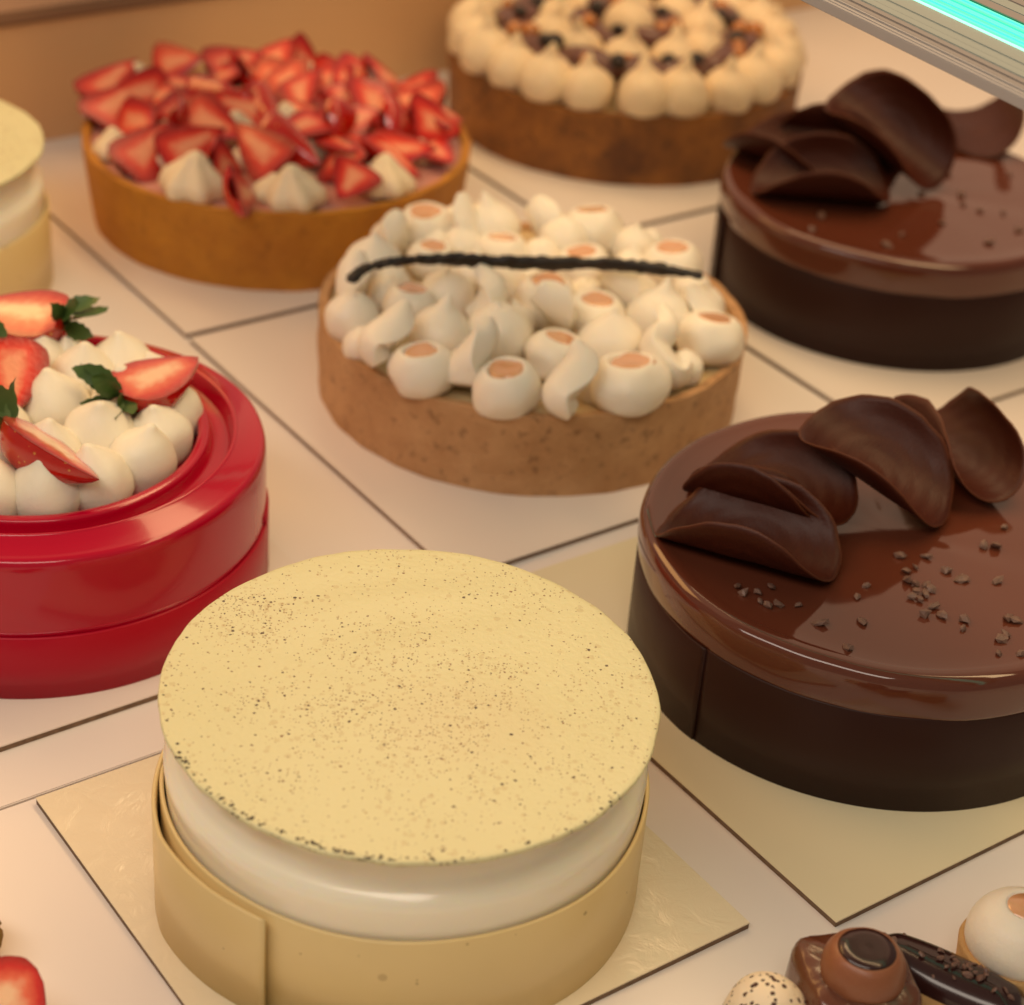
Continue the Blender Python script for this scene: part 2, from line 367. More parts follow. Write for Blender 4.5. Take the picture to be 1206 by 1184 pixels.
# half strawberries: local +x calyx -> tip, flat cut face towards +z
def berry_r(t, wedge=False):
    pts = WEDGE if wedge else [(0, .25), (.05, .62), (.15, .90), (.3, 1.0), (.45, .95), (.6, .80), (.75, .58), (.88, .34), (.96, .16), (1, .02)]
    for (a, ra), (b, rb) in zip(pts, pts[1:]):
        if t <= b: return ra+(rb-ra)*(t-a)/(b-a)
    return 0
WEDGE = [(0, .45), (.04, .80), (.12, 1.0), (.25, .97), (.45, .80), (.65, .56), (.82, .32), (.94, .13), (1, .01)]
def berry_meshes(seed, Lh=4.2, W=1.35, depth=.9, wedge=False):
    NX, NA = 22, 14; V = []; F = []
    def bend(x): return .12*math.sin(x*2+seed)
    for i in range(NX+1):
        tt = i/NX; r = berry_r(tt, wedge)*W; x = (tt-.5)*Lh
        for j in range(NA+1):
            a = math.pi+math.pi*j/NA
            f = 1+.05*noise.noise((x*.8+seed, math.cos(a)*2, math.sin(a)*2))
            V.append((x, r*math.cos(a)*f+bend(tt), r*math.sin(a)*f*depth))
    for i in range(NX):
        for j in range(NA): F.append((i*(NA+1)+j, i*(NA+1)+j+1, (i+1)*(NA+1)+j+1, (i+1)*(NA+1)+j))
    skin = mesh('strawberry_half', V, F)
    V = []; F = []; A = []; NY = 12
    for i in range(NX+1):
        tt = i/NX; r = berry_r(tt, wedge)*W; x = (tt-.5)*Lh; f0 = 1+.05*noise.noise((x*.8+seed, -2, 0)); f1 = 1+.05*noise.noise((x*.8+seed, 2, 0))
        for j in range(NY+1):
            s = -1+2*j/NY; y = r*s*(f0 if s < 0 else f1)+bend(tt)
            e = max(abs(s)**1.3, abs(2*tt-.95)**2.4)
            V.append((x, y, .10*(1-s*s)*math.sin(math.pi*tt)+.01)); A.append(e)
    for i in range(NX):
        for j in range(NY): F.append((i*(NY+1)+j, (i+1)*(NY+1)+j, (i+1)*(NY+1)+j+1, i*(NY+1)+j+1))
    face = mesh('cut_face', V, F, attr=A)
    return skin, face
def leaf_mesh(seed, Ll=1.35, W=.33):
    rnd = random.Random(seed); n = 9; V = []; F = []; k = rnd.uniform(.3, .9); tw = rnd.uniform(-.5, .5)
    for i in range(n+1):
        t_ = i/n; wd = W*math.sin(math.pi*min(1, t_*.93+.04))**.8*(1+.20*(i % 2)); x = Ll*t_; z = k*t_*t_*Ll*.6
        for s in (-1, 0, 1): V.append((x, s*wd+tw*t_*t_, z+abs(s)*.10*wd/W+s*tw*.3*t_))
    for i in range(n):
        for j in (0, 1): F.append((i*3+j, i*3+j+1, (i+1)*3+j+1, (i+1)*3+j))
    return mesh('leaf', V, F)
LEAVES = [leaf_mesh(i) for i in range(6)]
def strawberry(parent, base, a, b, normal, seed, glazed=False, leaves=0, width=1.35, face_m='berry_face', name='strawberry_half', depth=.9, wedge=False):
    A, B = Vector(a), Vector(b); L_ = (B-A).length; X = (B-A).normalized()
    N = Vector(normal); N = (N-X*N.dot(X)).normalized(); Y = N.cross(X)
    rot = Matrix((X, Y, N)).transposed().to_euler(); mid = (A+B)/2-Vector(base)
    s, f = berry_meshes(seed, L_, width, depth, wedge)
    o = obj(name, s, M['berry_skin'], parent, mid, rot)
    obj('cut_face', f, M['berry_face_glazed' if glazed else face_m], o)
    rnd = random.Random(seed)
    for k in range(leaves):
        a_ = math.pi+rnd.uniform(-1.3, 1.3)
        obj('leaf', LEAVES[(k+seed) % 6], M['leaf'], o, (-L_/2+.15, rnd.uniform(-.35, .35), rnd.uniform(-.5, .15)),
            (rnd.uniform(-1.2, 1.2), rnd.uniform(-.7, .5), a_), rnd.uniform(.85, 1.35))
    return o

# ------------------------------------------------------------------ the case: shelf, wall, ledge, rail
TH = -0.919; U2 = Vector((math.cos(TH), math.sin(TH))); V2 = Vector((-math.sin(TH), math.cos(TH)))   # the two directions of the board grid
def oriented(u0, u1, v0, v1, z0, z1, name, m, origin=(0, 0), bev=.04):
    "a box whose sides run along the board grid"
    me = box(name, u1-u0, v1-v0, z0, z1, bev)
    c = U2*((u0+u1)/2)+V2*((v0+v1)/2)
    return obj(name, me, m, None, (origin[0]+c.x, origin[1]+c.y, 0), (0, 0, TH))
seam = Vector((-18.2, 56.9)); su = seam.dot(U2)
wb = Vector((-31.5, 120.8)); wu = wb.dot(U2)
structure(oriented(wu-40, su-.06, -170, 190, -2.3, -.30, 'shelf', M['shelf']))
structure(oriented(su+.06, su+70, -170, 190, -2.3, -.30, 'shelf', M['shelf']))
structure(oriented(wu-1.2, wu, -170, 190, -.30, 7.6, 'back_wall', M['wall']))
structure(oriented(wu-3.6, wu+.35, -170, 190, 7.62, 8.55, 'wall_ledge', M['ledge'], bev=.2))
structure(oriented(wu-40, wu-3.7, -170, 190, 7.8, 8.5, 'upper_ledge', M['upper']))

rail = thing('shelf_rail', 'grey metal shelf rail with a teal reflection modelled as a glowing strip above the rear chocolate cake', 'rail', (9.71, 72.39, 28))
rd = math.atan2(63.52-72.39, 15.67-9.71)
def rail_bar(name, d0, d1, z0, z1, m):
    me = box(name, 150, d1-d0, z0, z1, .03); c = Vector((-math.sin(rd), math.cos(rd)))*((d0+d1)/2)
    obj(name, me, m, rail, (c.x, c.y, 0), (0, 0, rd))
y_ = 0.0
for wd, z1, mm, nm in ((.20, .05, 'alu', 'lower_lip'), (.05, -.02, 'alu_dark', 'groove'), (.22, .03, 'alu', 'ridge'), (.07, -.05, 'alu_dark', 'groove'), (.16, .04, 'alu', 'ridge'), (.05, -.04, 'alu_dark', 'groove'),
                       (.30, .0, 'alu_mid', 'inner_face'), (.04, -.03, 'alu_dark', 'groove'), (.35, .02, 'alu_mid', 'inner_face'), (.45, .05, 'rail_grey', 'grey_face'), (.50, .03, 'rail_grey', 'grey_face'), (.42, .06, 'rail_grey', 'grey_face'),
                       (.62, .02, 'rail_grey', 'grey_face'), (.10, .07, 'teal_edge', 'painted_reflection_edge')):
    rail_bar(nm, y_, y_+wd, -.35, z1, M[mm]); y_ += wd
for i in range(9): rail_bar('painted_reflection', y_, y_+.195, -.35, .05-.025*(i % 2), M['teal' if i % 3 else 'teal_deep']); y_ += .21  # the reflection itself, built as glowing bars
for wd, z1, mm, nm in ((.14, .07, 'teal_dark', 'painted_reflection_border'), (.6, .05, 'alu_mid', 'upper_face'), (.06, -.02, 'alu_dark', 'groove'), (.7, .04, 'rail_grey', 'upper_face'), (.05, -.02, 'alu_dark', 'groove'), (1.5, .05, 'alu_mid', 'upper_face')):
    rail_bar(nm, y_, y_+wd, -.35, z1, M[mm]); y_ += wd

# ------------------------------------------------------------------ cake boards
def board(cx, cy, half, m, label, g_=.06):
    half -= g_
    t_ = thing('cake_board', label, 'cake board', (cx, cy, -.30), 'square cardboard cake boards under the cakes')
    for nm, z0, z1, mm, g in (('card_core', 0.0, .24, 'board_core', .03), ('card_face', .24, .30, m, 0)):
        o = obj(nm, box(nm, 2*half-g, 2*half-g, z0, z1, .012), M[mm], t_, (0, 0, 0), (0, 0, TH))
    return t_
board(-3.59, 55.55, 9.6, 'board_foil', 'small pale gold board with shiny wrinkled left corner under the speckled ivory cake')
board(15.19, 70.88, 12.0, 'board_gold', 'pale gold board under the front chocolate cake with its corner pointing at the small pastries')
board(.28, 92.4, 13.1, 'board_white', 'white board under the tart with the black vanilla pod', .16)
board(-15.7, 113.4, 13.1, 'board_white', 'white board under the strawberry tart', .16)
board(5.3, 129.6, 12.9, 'board_white', 'white board under the dark crusted tart at the back', .16)
board(21.35, 108.4, 12.9, 'board_white', 'white board under the rear chocolate cake below the metal rail', .16)
board(-20.55, 71.9, 10.35, 'board_white', 'white board with brown cut edge under the red cake')
board(-32.1, 92.8, 12.2, 'board_white', 'white board under the blurred ivory cake at the left edge', .16)

# ------------------------------------------------------------------ ivory cakes
def ivory_cake(label, cx, cy, flap_at, tilt=(0, 0), crumbs=True):
    c = thing('ivory_cake', label, 'cake', (cx, cy, 0), 'ivory cakes wrapped in a speckled white chocolate band')
    body = lathe('mousse_body', [(8.3, 0), (8.4, 3.0), (8.5, 5.0), (8.53, 5.5), (8.50, 5.72), (8.40, 5.88), (8.22, 6.02), (8.02, 6.2), (7.92, 6.6), (7.90, 7.2), (7.95, 7.8), (0.01, 7.8)], 144, .03, .35)
    obj('mousse_body', body, M['mousse'], c)
    f1 = flap_at
    def rf(a):
        k = a-(f1+2*math.pi-1.15)                # the last stretch runs over the first one
        return 8.70 + .02*math.sin(7*a) + (0.0 if k < 0 else .50*min(1, k/.55)**1.3 + .06*math.sin(k*5)) - (.10*max(0, (k-.9)/.25) if k > .9 else 0)
    def zf(a): return 4.42+.05*math.sin(a*2.3)+.03*math.sin(a*5+1)
    obj('white_chocolate_band', band('white_chocolate_band', f1-1.05, f1+2*math.pi, rf, .01, zf, .16, 260), M['ivory_band'], c)
    d = lathe('speckled_disc', [(0.01, 7.83), (8.55, 7.86), (8.63, 7.88), (8.645, 7.95), (8.63, 8.03), (8.59, 8.055), (8.4, 8.06), (6, 8.05), (3, 8.04), (.01, 8.04)], 200, .06, 1.4, 0, 3, .03)
    obj('speckled_disc', d, M['disc'], c, (0, 0, 0), (tilt[1], -tilt[0], 0))
    if crumbs:                                   # vanilla crumbs gathered on the rim
        bm = bmesh.new(); rnd = random.Random(5)
        for k in range(150):
            a = R(rnd.choice([rnd.gauss(232, 12), rnd.gauss(262, 8), rnd.uniform(185, 330)])); rr = rnd.choice([8.63, 8.56, 8.46])-abs(rnd.gauss(0, .06))
            s = rnd.uniform(.022, .065)*CM
            bmesh.ops.create_icosphere(bm, subdivisions=1, radius=s, matrix=Matrix.Translation((rr*math.cos(a)*CM, rr*math.sin(a)*CM, (8.055 if rr < 8.56 else 7.99)*CM)) @ Matrix.Diagonal((1.3, 1, .6, 1)))
        me = bpy.data.meshes.new('rim_crumbs'); bm.to_mesh(me); bm.free()
        o = obj('rim_crumbs', me, M['dark_nut'], c, (0, 0, 0), (tilt[1], -tilt[0], 0)); o['kind'] = 'stuff'
    return c
BX, BY = -2.99, 55.48
ivory_cake('ivory cake topped with a flat vanilla speckled disc in the front', BX, BY, math.atan2(47.0-BY, -7.04-BX), (-.0047, .01445))
ivory_cake('blurred ivory cake cut off by the left edge behind the red cake', -35.1, 98.9, R(150), (0, 0), False)

# ------------------------------------------------------------------ chocolate cakes
# folded petals: x, y, z of the fold, three angles, disc radius, fold radius
CURLS = [(9.682, 68.326, 6.42, -0.021, -0.02, -0.374, 3.785, 2.284), (15.028, 73.035, 7.858, 0.08, 0.359, -0.411, 3.594, 2.691),
         (10.9, 72.4, 6.64, -.05, -.08, -.6, 3.6, 2.35), (9.9, 71.2, 6.82, -.5, -.08, -.42, 2.95, 2.2),
         (19.117, 76.884, 6.562, -0.008, -0.061, -1.218, 3.947, 1.774)]
def choc_cake(label, cx, cy, curls, nibs, seam_a, gap):
    c = thing('chocolate_cake', label, 'cake', (cx, cy, 0), 'round chocolate cakes with petals on mirror glaze')
    g = lathe('mirror_glaze', [(9.9, 0.1), (10.05, 4.0), (10.2, 4.35), (10.32, 4.62), (10.38, 5.2), (10.37, 5.8), (10.27, 6.14), (10.1, 6.31), (9.9, 6.38), (9.65, 6.37), (9.3, 6.33), (8.5, 6.30), (6, 6.29), (3, 6.29), (.01, 6.29)], 160, .05, .5, 90, 2, .05)
    obj('mirror_glaze', g, M['glaze'], c)
    def rf(a):
        k = a-(seam_a+2*math.pi-.28); return 10.33+(0 if k < 0 else gap*min(1, k/.2))
    obj('chocolate_band', band('chocolate_band', seam_a, seam_a+2*math.pi, rf, .01, lambda a: 4.52+.02*math.sin(3*a), .15, 240), M['choc_band'], c)
    for i, q in enumerate(curls): add_curl(c, (cx, cy, 0), q, i)
    rnd = random.Random(int(cx))
    for i, (x, y) in enumerate(nibs):
        o = obj('cocoa_nib', NIBS[i % 8], M['nib'], c, (x-cx, y-cy, 6.40), (rnd.uniform(-.4, .4), rnd.uniform(-.4, .4), rnd.uniform(0, 6)), rnd.uniform(1.2, 1.9))
    return c
NB = [(9.16, 65.87), (9.37, 65.43), (10.48, 66.06), (9.94, 65.57), (9.97, 64.93), (10.26, 64.73), (10.67, 64.85), (11.5, 64.91), (12.2, 63.75), (13.18, 62.32), (13.89, 64.15), (13.89, 65.77), (14.29, 66.66), (15.98, 69.12), (16.08, 67.95), (16.53, 68.27), (17.06, 69.15), (17.76, 68.2), (18.28, 67.72), (16.34, 67.08), (16.82, 67.09), (16.96, 66.86), (16.12, 66.15), (16.43, 65.96), (16.88, 65.55), (16.47, 64.97), (17.11, 65.0), (18.02, 64.84), (17.82, 64.19), (19.66, 70.43), (20.12, 70.43), (20.77, 71.96), (19.77, 67.81), (19.71, 65.19), (20.03, 65.12), (19.45, 64.02), (18.97, 62.73), (19.86, 62.8), (19.26, 63.71), (16.3, 66.6), (16.65, 66.45), (16.1, 67.3)]
NR_ = [(15.77, 103.06), (15.09, 101.11), (19.03, 99.89), (23.9, 110.63), (24.12, 106.36), (24.24, 107.83), (24.98, 105.7), (26.26, 105.6), (24.76, 101.32), (27.62, 111.4), (21.83, 107.35), (22.51, 103.47), (20.05, 101.52), (26.74, 103.38)]
choc_cake('glossy chocolate cake in the front right with cocoa nibs and five petals', 15.76, 70.93, CURLS, NB, math.atan2(63.88-70.93, 7.87-15.76), .06)
dx, dy = 20.9-15.76, 108.05-70.93
CR = [(15.955, 105.988, 6.5, .115, -.039, -.055, 3.936, 2.3), (19.793, 110.099, 8.445, .459, .43, -.528, 4.1, 2.243),
      (17.67, 112.85, 6.6, -.359, .021, -.412, 3.909, 2.6), (14.286, 110.478, 6.4, .022, -.009, -.615, 3.8, 2.6), (26.9, 117.5, 6.52, .345, 0, -1.562, 3.925, 2.67)]
choc_cake('blurred chocolate cake in the rear right below the metal rail', 20.9, 108.05, CR, NR_, math.atan2(106.12-108.05, 11.97-20.9), .22)

# ------------------------------------------------------------------ tarts
def tart_shell(parent, r0, r1, h, m, fill_z, fill_m, seed, th=.55):
    prof = [(r0-.15, 0.0), (r0, .12), (r0+(r1-r0)*.5, h*.5), (r1, h-.15), (r1-.08, h), (r1-th+.1, h+.02), (r1-th, h-.15), (r1-th-.05, fill_z-.3)]
    obj('tart_shell', lathe('tart_shell', prof, 160, .10, .8, 40, seed, .14), m, parent)
    obj('filling', lathe('filling', [(r1-th+.05, fill_z), (r1*.6, fill_z+.04), (.01, fill_z+.05)], 96, 0, 1, 0, seed), fill_m, parent)

vt = thing('vanilla_tart', 'tart covered in white cream bulbs with caramel pools and a black vanilla pod', 'tart', (.28, 92.43, 0))
tart_shell(vt, 10.85, 10.98, 4.45, M['crust_vanilla'], 4.15, M['custard'], 1)
KN = [(-4.69, 83.15, 1.48), (-0.56, 82.01, 1.58), (5.27, 83.16, 1.76), (9.2, 88.86, 1.58), (1.4, 85.93, 1.48), (-6.1, 90.01, 1.36), (3.5, 90.7, 1.5), (0.82, 91.86, 1.6), (7.75, 97.74, 1.5), (2.92, 96.61, 1.4), (-1.7, 97.54, 1.36), (-5.81, 100.1, 1.45), (-5.39, 96.19, 1.21), (3.37, 100.9, 1.6)]
PK = [(-8.68, 88.41, 1.3), (-8.32, 94.27, 1.46), (-4.23, 87.18, 1.41), (-1.23, 87.71, 1.5), (4.31, 87.33, 1.5), (6.66, 90.8, 1.5), (-4.19, 91.92, 1.3), (-1.33, 93.64, 1.22), (-2.39, 100.3, 1.5), (1.6, 99.7, 1.3), (5.67, 93.74, 1.14), (-3.77, 98.22, 1.1), (0.55, 97.97, 1.0), (5.55, 100.03, 1.11), (9.0, 93.39, 1.1), (-7.25, 91.85, 0.95)]
def rel(p, b): return tuple(Vector(p)-Vector(b))
VB = (.28, 92.43, 0)
for i, (x, y, r) in enumerate(KN):
    # the nest's widest ring stood at z 5.8 when measured
    rz = random.random()*6
    n_ = obj('cream_nest', NESTS[i % 5], M['cream_top'], vt, rel((VB[0]+(x-VB[0])*.985, VB[1]+(y-VB[1])*.965+.15, 4.2), VB), (random.uniform(-.16, .2), random.uniform(-.2, .2), rz), (r*1.03*random.uniform(.94, 1.05), r*1.03, r*random.uniform(.9, 1.05)))
    obj('caramel_pool', POOLS[i % 3], M['caramel'], n_)
for i, (x, y, r) in enumerate(PK):
    obj('piped_cream', BULBS[i % 6], M['cream_top'], vt, rel((VB[0]+(x-VB[0])*.99, VB[1]+(y-VB[1])*.97+.1, 4.2), VB), (random.uniform(-.1, .1), random.uniform(-.1, .1), random.random()*6), r*1.1)
FILL = [(-7.9, 86.3, .95), (-2.7, 84.9, 1.1), (3.6, 84.6, 1.1), (7.9, 86.6, .95), (-7.0, 93.2, 1.1), (-2.9, 95.0, 1.15), (2.9, 93.6, 1.1), (8.6, 95.6, 1.0), (-.4, 89.9, 1.0), (-4.3, 102.0, .9), (1.0, 102.4, .9), (-7.6, 98.6, 1.1), (6.2, 100.9, .9), (-.2, 95.4, .9), (5.2, 97.6, 1.0), (-5.2, 98.6, .9)]
for i, (x, y, r) in enumerate(FILL):
    obj('piped_cream', BULBS[(i+3) % 6], M['cream_top'], vt, rel((x, y, 4.2), VB), (random.uniform(-.2, .2), random.uniform(-.2, .2), random.random()*6), r)
SW = [[(-6.0, 85.9, 7.5), (-6.5, 85.0, 6.7), (-7.5, 84.3, 5.9), (-7.0, 83.9, 5.1), (-5.9, 84.9, 4.6)], [(-1.85, 84.69, 7.6), (-2.0, 83.9, 6.8), (-2.85, 82.9, 5.8), (-2.95, 82.3, 5.1), (-2.5, 82.6, 4.6)],
      [(2.5, 83.0, 7.6), (2.7, 82.2, 6.7), (1.8, 81.2, 5.6), (2.4, 81.2, 4.8), (3.5, 82.3, 4.5)], [(6.7, 87.67, 7.6), (7.1, 86.6, 6.9), (6.5, 85.9, 6.1), (7.3, 85.0, 5.2), (8.1, 85.6, 4.9), (8.5, 86.6, 4.7)],
      [(.56, 88.3, 7.9), (1.1, 88.6, 7.0), (2.05, 89.2, 5.6)], [(-7.5, 98.0, 7.0), (-7.8, 97.7, 6.0), (-8.2, 97.5, 4.9)], [(0.06, 101.0, 7.2), (0.41, 100.8, 6.2), (.9, 100.8, 4.9)],
      [(-2.77, 90.4, 7.6), (-1.9, 89.8, 6.9), (-2.0, 89.4, 6.0), (-2.84, 89.3, 5.2)], [(3.9, 92.9, 7.2), (4.8, 93.0, 6.2), (5.4, 93.2, 4.9)], [(8.3, 91.2, 7.0), (9.2, 91.4, 5.8), (9.7, 91.7, 4.8)],
      [(-9.0, 92.0, 7.2), (-9.3, 91.2, 6.0), (-9.4, 90.6, 4.8)], [(-4.2, 99.6, 7.6), (-3.9, 99.3, 6.0), (-3.6, 99.1, 4.8)]]
for i, pth in enumerate(SW):
    def wf(u): return .08+1.18*math.sin(math.pi*min(1, .04+u*.74))**1.0
    me = sweep('cream_swirl', [rel((VB[0]+(p[0]-VB[0])*.96, VB[1]+(p[1]-VB[1])*.96+.1, p[2]), VB) for p in (pth[:-1] if len(pth) > 4 else pth)], wf, 36, 24, .62, 2.3 if i % 2 else -2.3, (.3, -.8, .55), .9)
    obj('cream_swirl', me, M['cream_top'], vt)
BEAN = [(-8.72, 88.38, 7.3), (-8.2, 89.35, 7.5), (-6.93, 89.85, 7.75), (-5.29, 90.4, 7.8), (-2.78, 90.9, 7.75), (-0.24, 91.14, 7.7), (3.15, 91.68, 7.7), (5.71, 91.76, 7.7), (8.6, 91.62, 7.55)]
obj('vanilla_pod', sweep('vanilla_pod', [rel(p, VB) for p in BEAN], lambda u: .12+.27*math.sin(math.pi*(u*.9+.07))**.5+.035*math.sin(u*31)+.02*math.sin(u*57), 120, 20, .62, 2.0, rug=.55), M['pod'], vt)

stt = thing('strawberry_tart', 'golden tart piled with cut strawberries and cream in the rear left', 'tart', (-15.59, 111.96, 0))
SB = (-15.59, 111.96, 0)
tart_shell(stt, 10.95, 11.45, 4.9, M['crust_gold'], 4.6, M['rose_filling'], 5)
ST = [((-27.2, 114.5, 5.7), (-25.3, 118.6, 6.6)), ((-26.0, 110.9, 5.7), (-24.4, 114.7, 6.6)), ((-24.4, 119.6, 5.9), (-21.4, 119.3, 8.0)), ((-24.3, 114.6, 5.7), (-21.6, 113.3, 8.5)), ((-23.1, 104.4, 5.7), (-21.3, 108.2, 6.9)), ((-24.9, 111.2, 5.7), (-21.8, 108.6, 7.2)), ((-21.6, 111.2, 5.7), (-21.0, 108.9, 9.2)), ((-21.3, 114.8, 5.7), (-17.7, 113.2, 7.4)), ((-17.9, 114.7, 6.3), (-15.4, 111.2, 5.7)), ((-20.7, 108.8, 5.7), (-19.0, 112.7, 5.9)), ((-17.9, 103.4, 8.9), (-16.7, 105.1, 5.7)), ((-16.2, 99.9, 8.9), (-15.4, 101.6, 5.7)), ((-21.1, 118.5, 5.7), (-18.7, 116.7, 8.7)), ((-18.4, 117.8, 9.4), (-17.9, 120.0, 5.7)), ((-17.4, 122.2, 7.6), (-16.6, 118.6, 5.7)), ((-16.2, 108.7, 6.4), (-12.6, 106.4, 5.9)), ((-16.3, 121.5, 7.6), (-14.3, 121.9, 5.9)), ((-14.7, 120.5, 5.9), (-12.4, 118.8, 8.8)), ((-16.2, 118.6, 7.5), (-14.9, 115.1, 5.7)), ((-14.3, 116.8, 5.7), (-12.4, 120.7, 6.1)), ((-10.6, 116.9, 7.8), (-10.2, 113.2, 5.7)), ((-10.6, 119.0, 8.2), (-9.1, 120.9, 5.7)), ((-8.1, 118.6, 7.5), (-7.3, 115.6, 5.7)), ((-12.5, 110.1, 7.7), (-10.0, 112.6, 5.7)), ((-9.3, 110.4, 7.6), (-7.3, 113.2, 5.7)), ((-12.2, 107.5, 5.7), (-9.8, 105.3, 8.4)), ((-10.0, 104.3, 8.5), (-10.9, 102.5, 5.7)), ((-9.7, 108.9, 6.8), (-6.7, 106.2, 5.7)), ((-7.5, 112.0, 7.4), (-4.9, 113.6, 5.9)), ((-7.0, 111.8, 5.7), (-5.0, 108.6, 5.8)), ((-6.9, 113.6, 8.2), (-4.9, 115.2, 5.8)), ((-13.4, 119.6, 6.9), (-12.8, 116.0, 5.7))]
dark = {7, 8, 15, 23, 24}
rnd = random.Random(11)
for i, (a, b) in enumerate(ST):
    A_, B_ = Vector((a[0], a[1], min(a[2], 7.0))), Vector((b[0], b[1], min(b[2], 7.0))); m_ = (A_+B_)/2; k_ = max(1.1, 2.35/(B_-A_).length*1.05); d_ = (B_-A_)/2*k_; a, b = m_-d_-Vector((0, 0, .3)), m_+d_-Vector((0, 0, .3))
    nrm = Vector((rnd.uniform(-.45, .45), -.75+rnd.uniform(-.3, .3), .75+rnd.uniform(-.2, .3)))
    if i in dark: nrm = Vector((.2, .9, -.5))
    if i in (9, 27): nrm = Vector((.9, -.4, .6))
    strawberry(stt, SB, a, b, nrm, i, False, 0, rnd.uniform(1.45, 1.85), 'berry_face', depth=.55, wedge=True)
for k in range(24):
    a_ = k*2.4+.4; q_ = 9.3*math.sqrt((k+.6)/24)
    if math.sin(a_)*q_ < -6.5: continue
    c_ = Vector((SB[0]+q_*math.cos(a_), SB[1]+q_*math.sin(a_), 6.1+rnd.uniform(-.2, .5)))
    d_ = Vector((math.cos(a_*3+1), math.sin(a_*3+1), rnd.uniform(-.25, .35)))*2.1
    strawberry(stt, SB, c_-d_, c_+d_, (rnd.uniform(-.5, .5), -.8, 1.0), 100+k, False, 0, rnd.uniform(1.35, 1.7), 'berry_face', depth=.5, wedge=True)
CRM = [(-19.12, 103.05, 1.64), (-13.33, 102.8, 1.53), (-8.6, 105.2, 1.46), (-24.3, 107.46, 1.1), (-25.0, 118.3, 1.1), (-20.9, 121.2, 1.16), (-10.7, 120.2, 1.14), (-14.8, 121.6, 0.92), (-24.02, 112.44, 1.07), (-18.85, 119.5, 1.12), (-15.04, 113.32, 1.26), (-13.67, 109.51, 1.12), (-20.93, 116.34, 0.88), (-8.66, 114.46, 0.85), (-10.04, 110.06, 0.93), (-6.92, 110.41, 0.84), (-20.97, 106.36, 0.99), (-16.48, 107.6, 1.1), (-12.45, 114.32, 0.95), (-14.73, 103.35, 0.96), (-22.6, 110.5, 1.2), (-18, 111.5, 1.2), (-6.8, 116.8, 1.0)]
star = []
for s in range(3):
    me = lathe('cream_dollop', [(.9, 0), (1.08, .3), (1.05, .75), (.8, 1.15), (.5, 1.5), (.3, 1.8), (.1, 2.0), (.01, 2.05)], 40, .08, 1, 20, s+90)
    for v in me.vertices:
        a = math.atan2(v.co.y, v.co.x); k = 1+.12*math.cos(6*a+v.co.z/CM*.9); v.co.x *= k; v.co.y *= k
    star.append(me)
for i, (x, y, r) in enumerate(CRM):
    obj('cream_dollop', star[i % 3], M['cream_straw'], stt, rel((x, y, 4.6), SB), (random.uniform(-.2, .2), random.uniform(-.2, .2), i*1.1), (r, r, r*.8))

bt = thing('toffee_tart', 'dark crusted tart with rings of toffee cream and chocolate at the back', 'tart', (5.2, 131.9, 0))
tart_shell(bt, 11.75, 12.0, 4.7, M['crust_dark'], 4.5, M['custard'], 9)
rnd = random.Random(3)
for rad, n_, s_, zz in ((10.5, 22, 1.75, 4.5), (5.3, 10, 1.75, 4.7)):
    for k in range(n_):
        a = 2*math.pi*k/n_+rnd.uniform(-.03, .03)+rad
        obj('piped_cream', BULBS3[k % 5], M['cream_brown'], bt, (rad*math.cos(a), rad*math.sin(a), zz), (rnd.uniform(-.1, .1), rnd.uniform(-.1, .1), rnd.random()*6), s_*rnd.uniform(.94, 1.06))
obj('piped_cream', BULBS3[0], M['cream_brown'], bt, (.1, .8, 5.0), (0, 0, 0), 1.9)
bar = [sweep('chocolate_batonnet', [(-1.1, 0, 0), (-.3, .25*s, .15), (.5, -.1, .1), (1.2, .1*s, 0)], lambda u: .30+.22*math.sin(math.pi*u), 10, 10, .8) for s in (1, -1)]
nut_me = lathe('caramel_nut', [(.02, 0), (.4, .1), (.58, .4), (.45, .8), (.15, 1.05), (.01, 1.1)], 14, .12, 2, 12, 4)
ndk = lathe('coffee_bean', [(.02, 0), (.3, .08), (.42, .3), (.3, .55), (.01, .65)], 14, .08, 2, 10, 6)
for rad, n_ in ((7.9, 26), (7.2, 16), (2.9, 10)):
    for k in range(n_):
        a = 2*math.pi*(k+rnd.uniform(-.1, .1))/n_
        loc = (rad*math.cos(a), rad*math.sin(a)+(.8 if rad < 3 else 0), 5.9+rnd.uniform(-.2, .5))
        obj('chocolate_batonnet', bar[k % 2], M['sauce'], bt, loc, (0, rnd.uniform(-.3, .3), a+1.57+rnd.uniform(-.2, .2)), rnd.uniform(1.5, 1.9))
        if k % 3 == 0: obj('caramel_nut', nut_me, M['nut'], bt, (loc[0]*1.05, loc[1]*.98-.5, 6.6), (rnd.uniform(-1, 1), rnd.uniform(-1, 1), 0), rnd.uniform(.7, 1.2))
        elif k % 3 == 1: obj('coffee_bean', ndk, M['dark_nut'], bt, (loc[0]*.93, loc[1]-.6, 6.8), (rnd.uniform(-1, 1), 0, 0), rnd.uniform(1.1, 1.5))

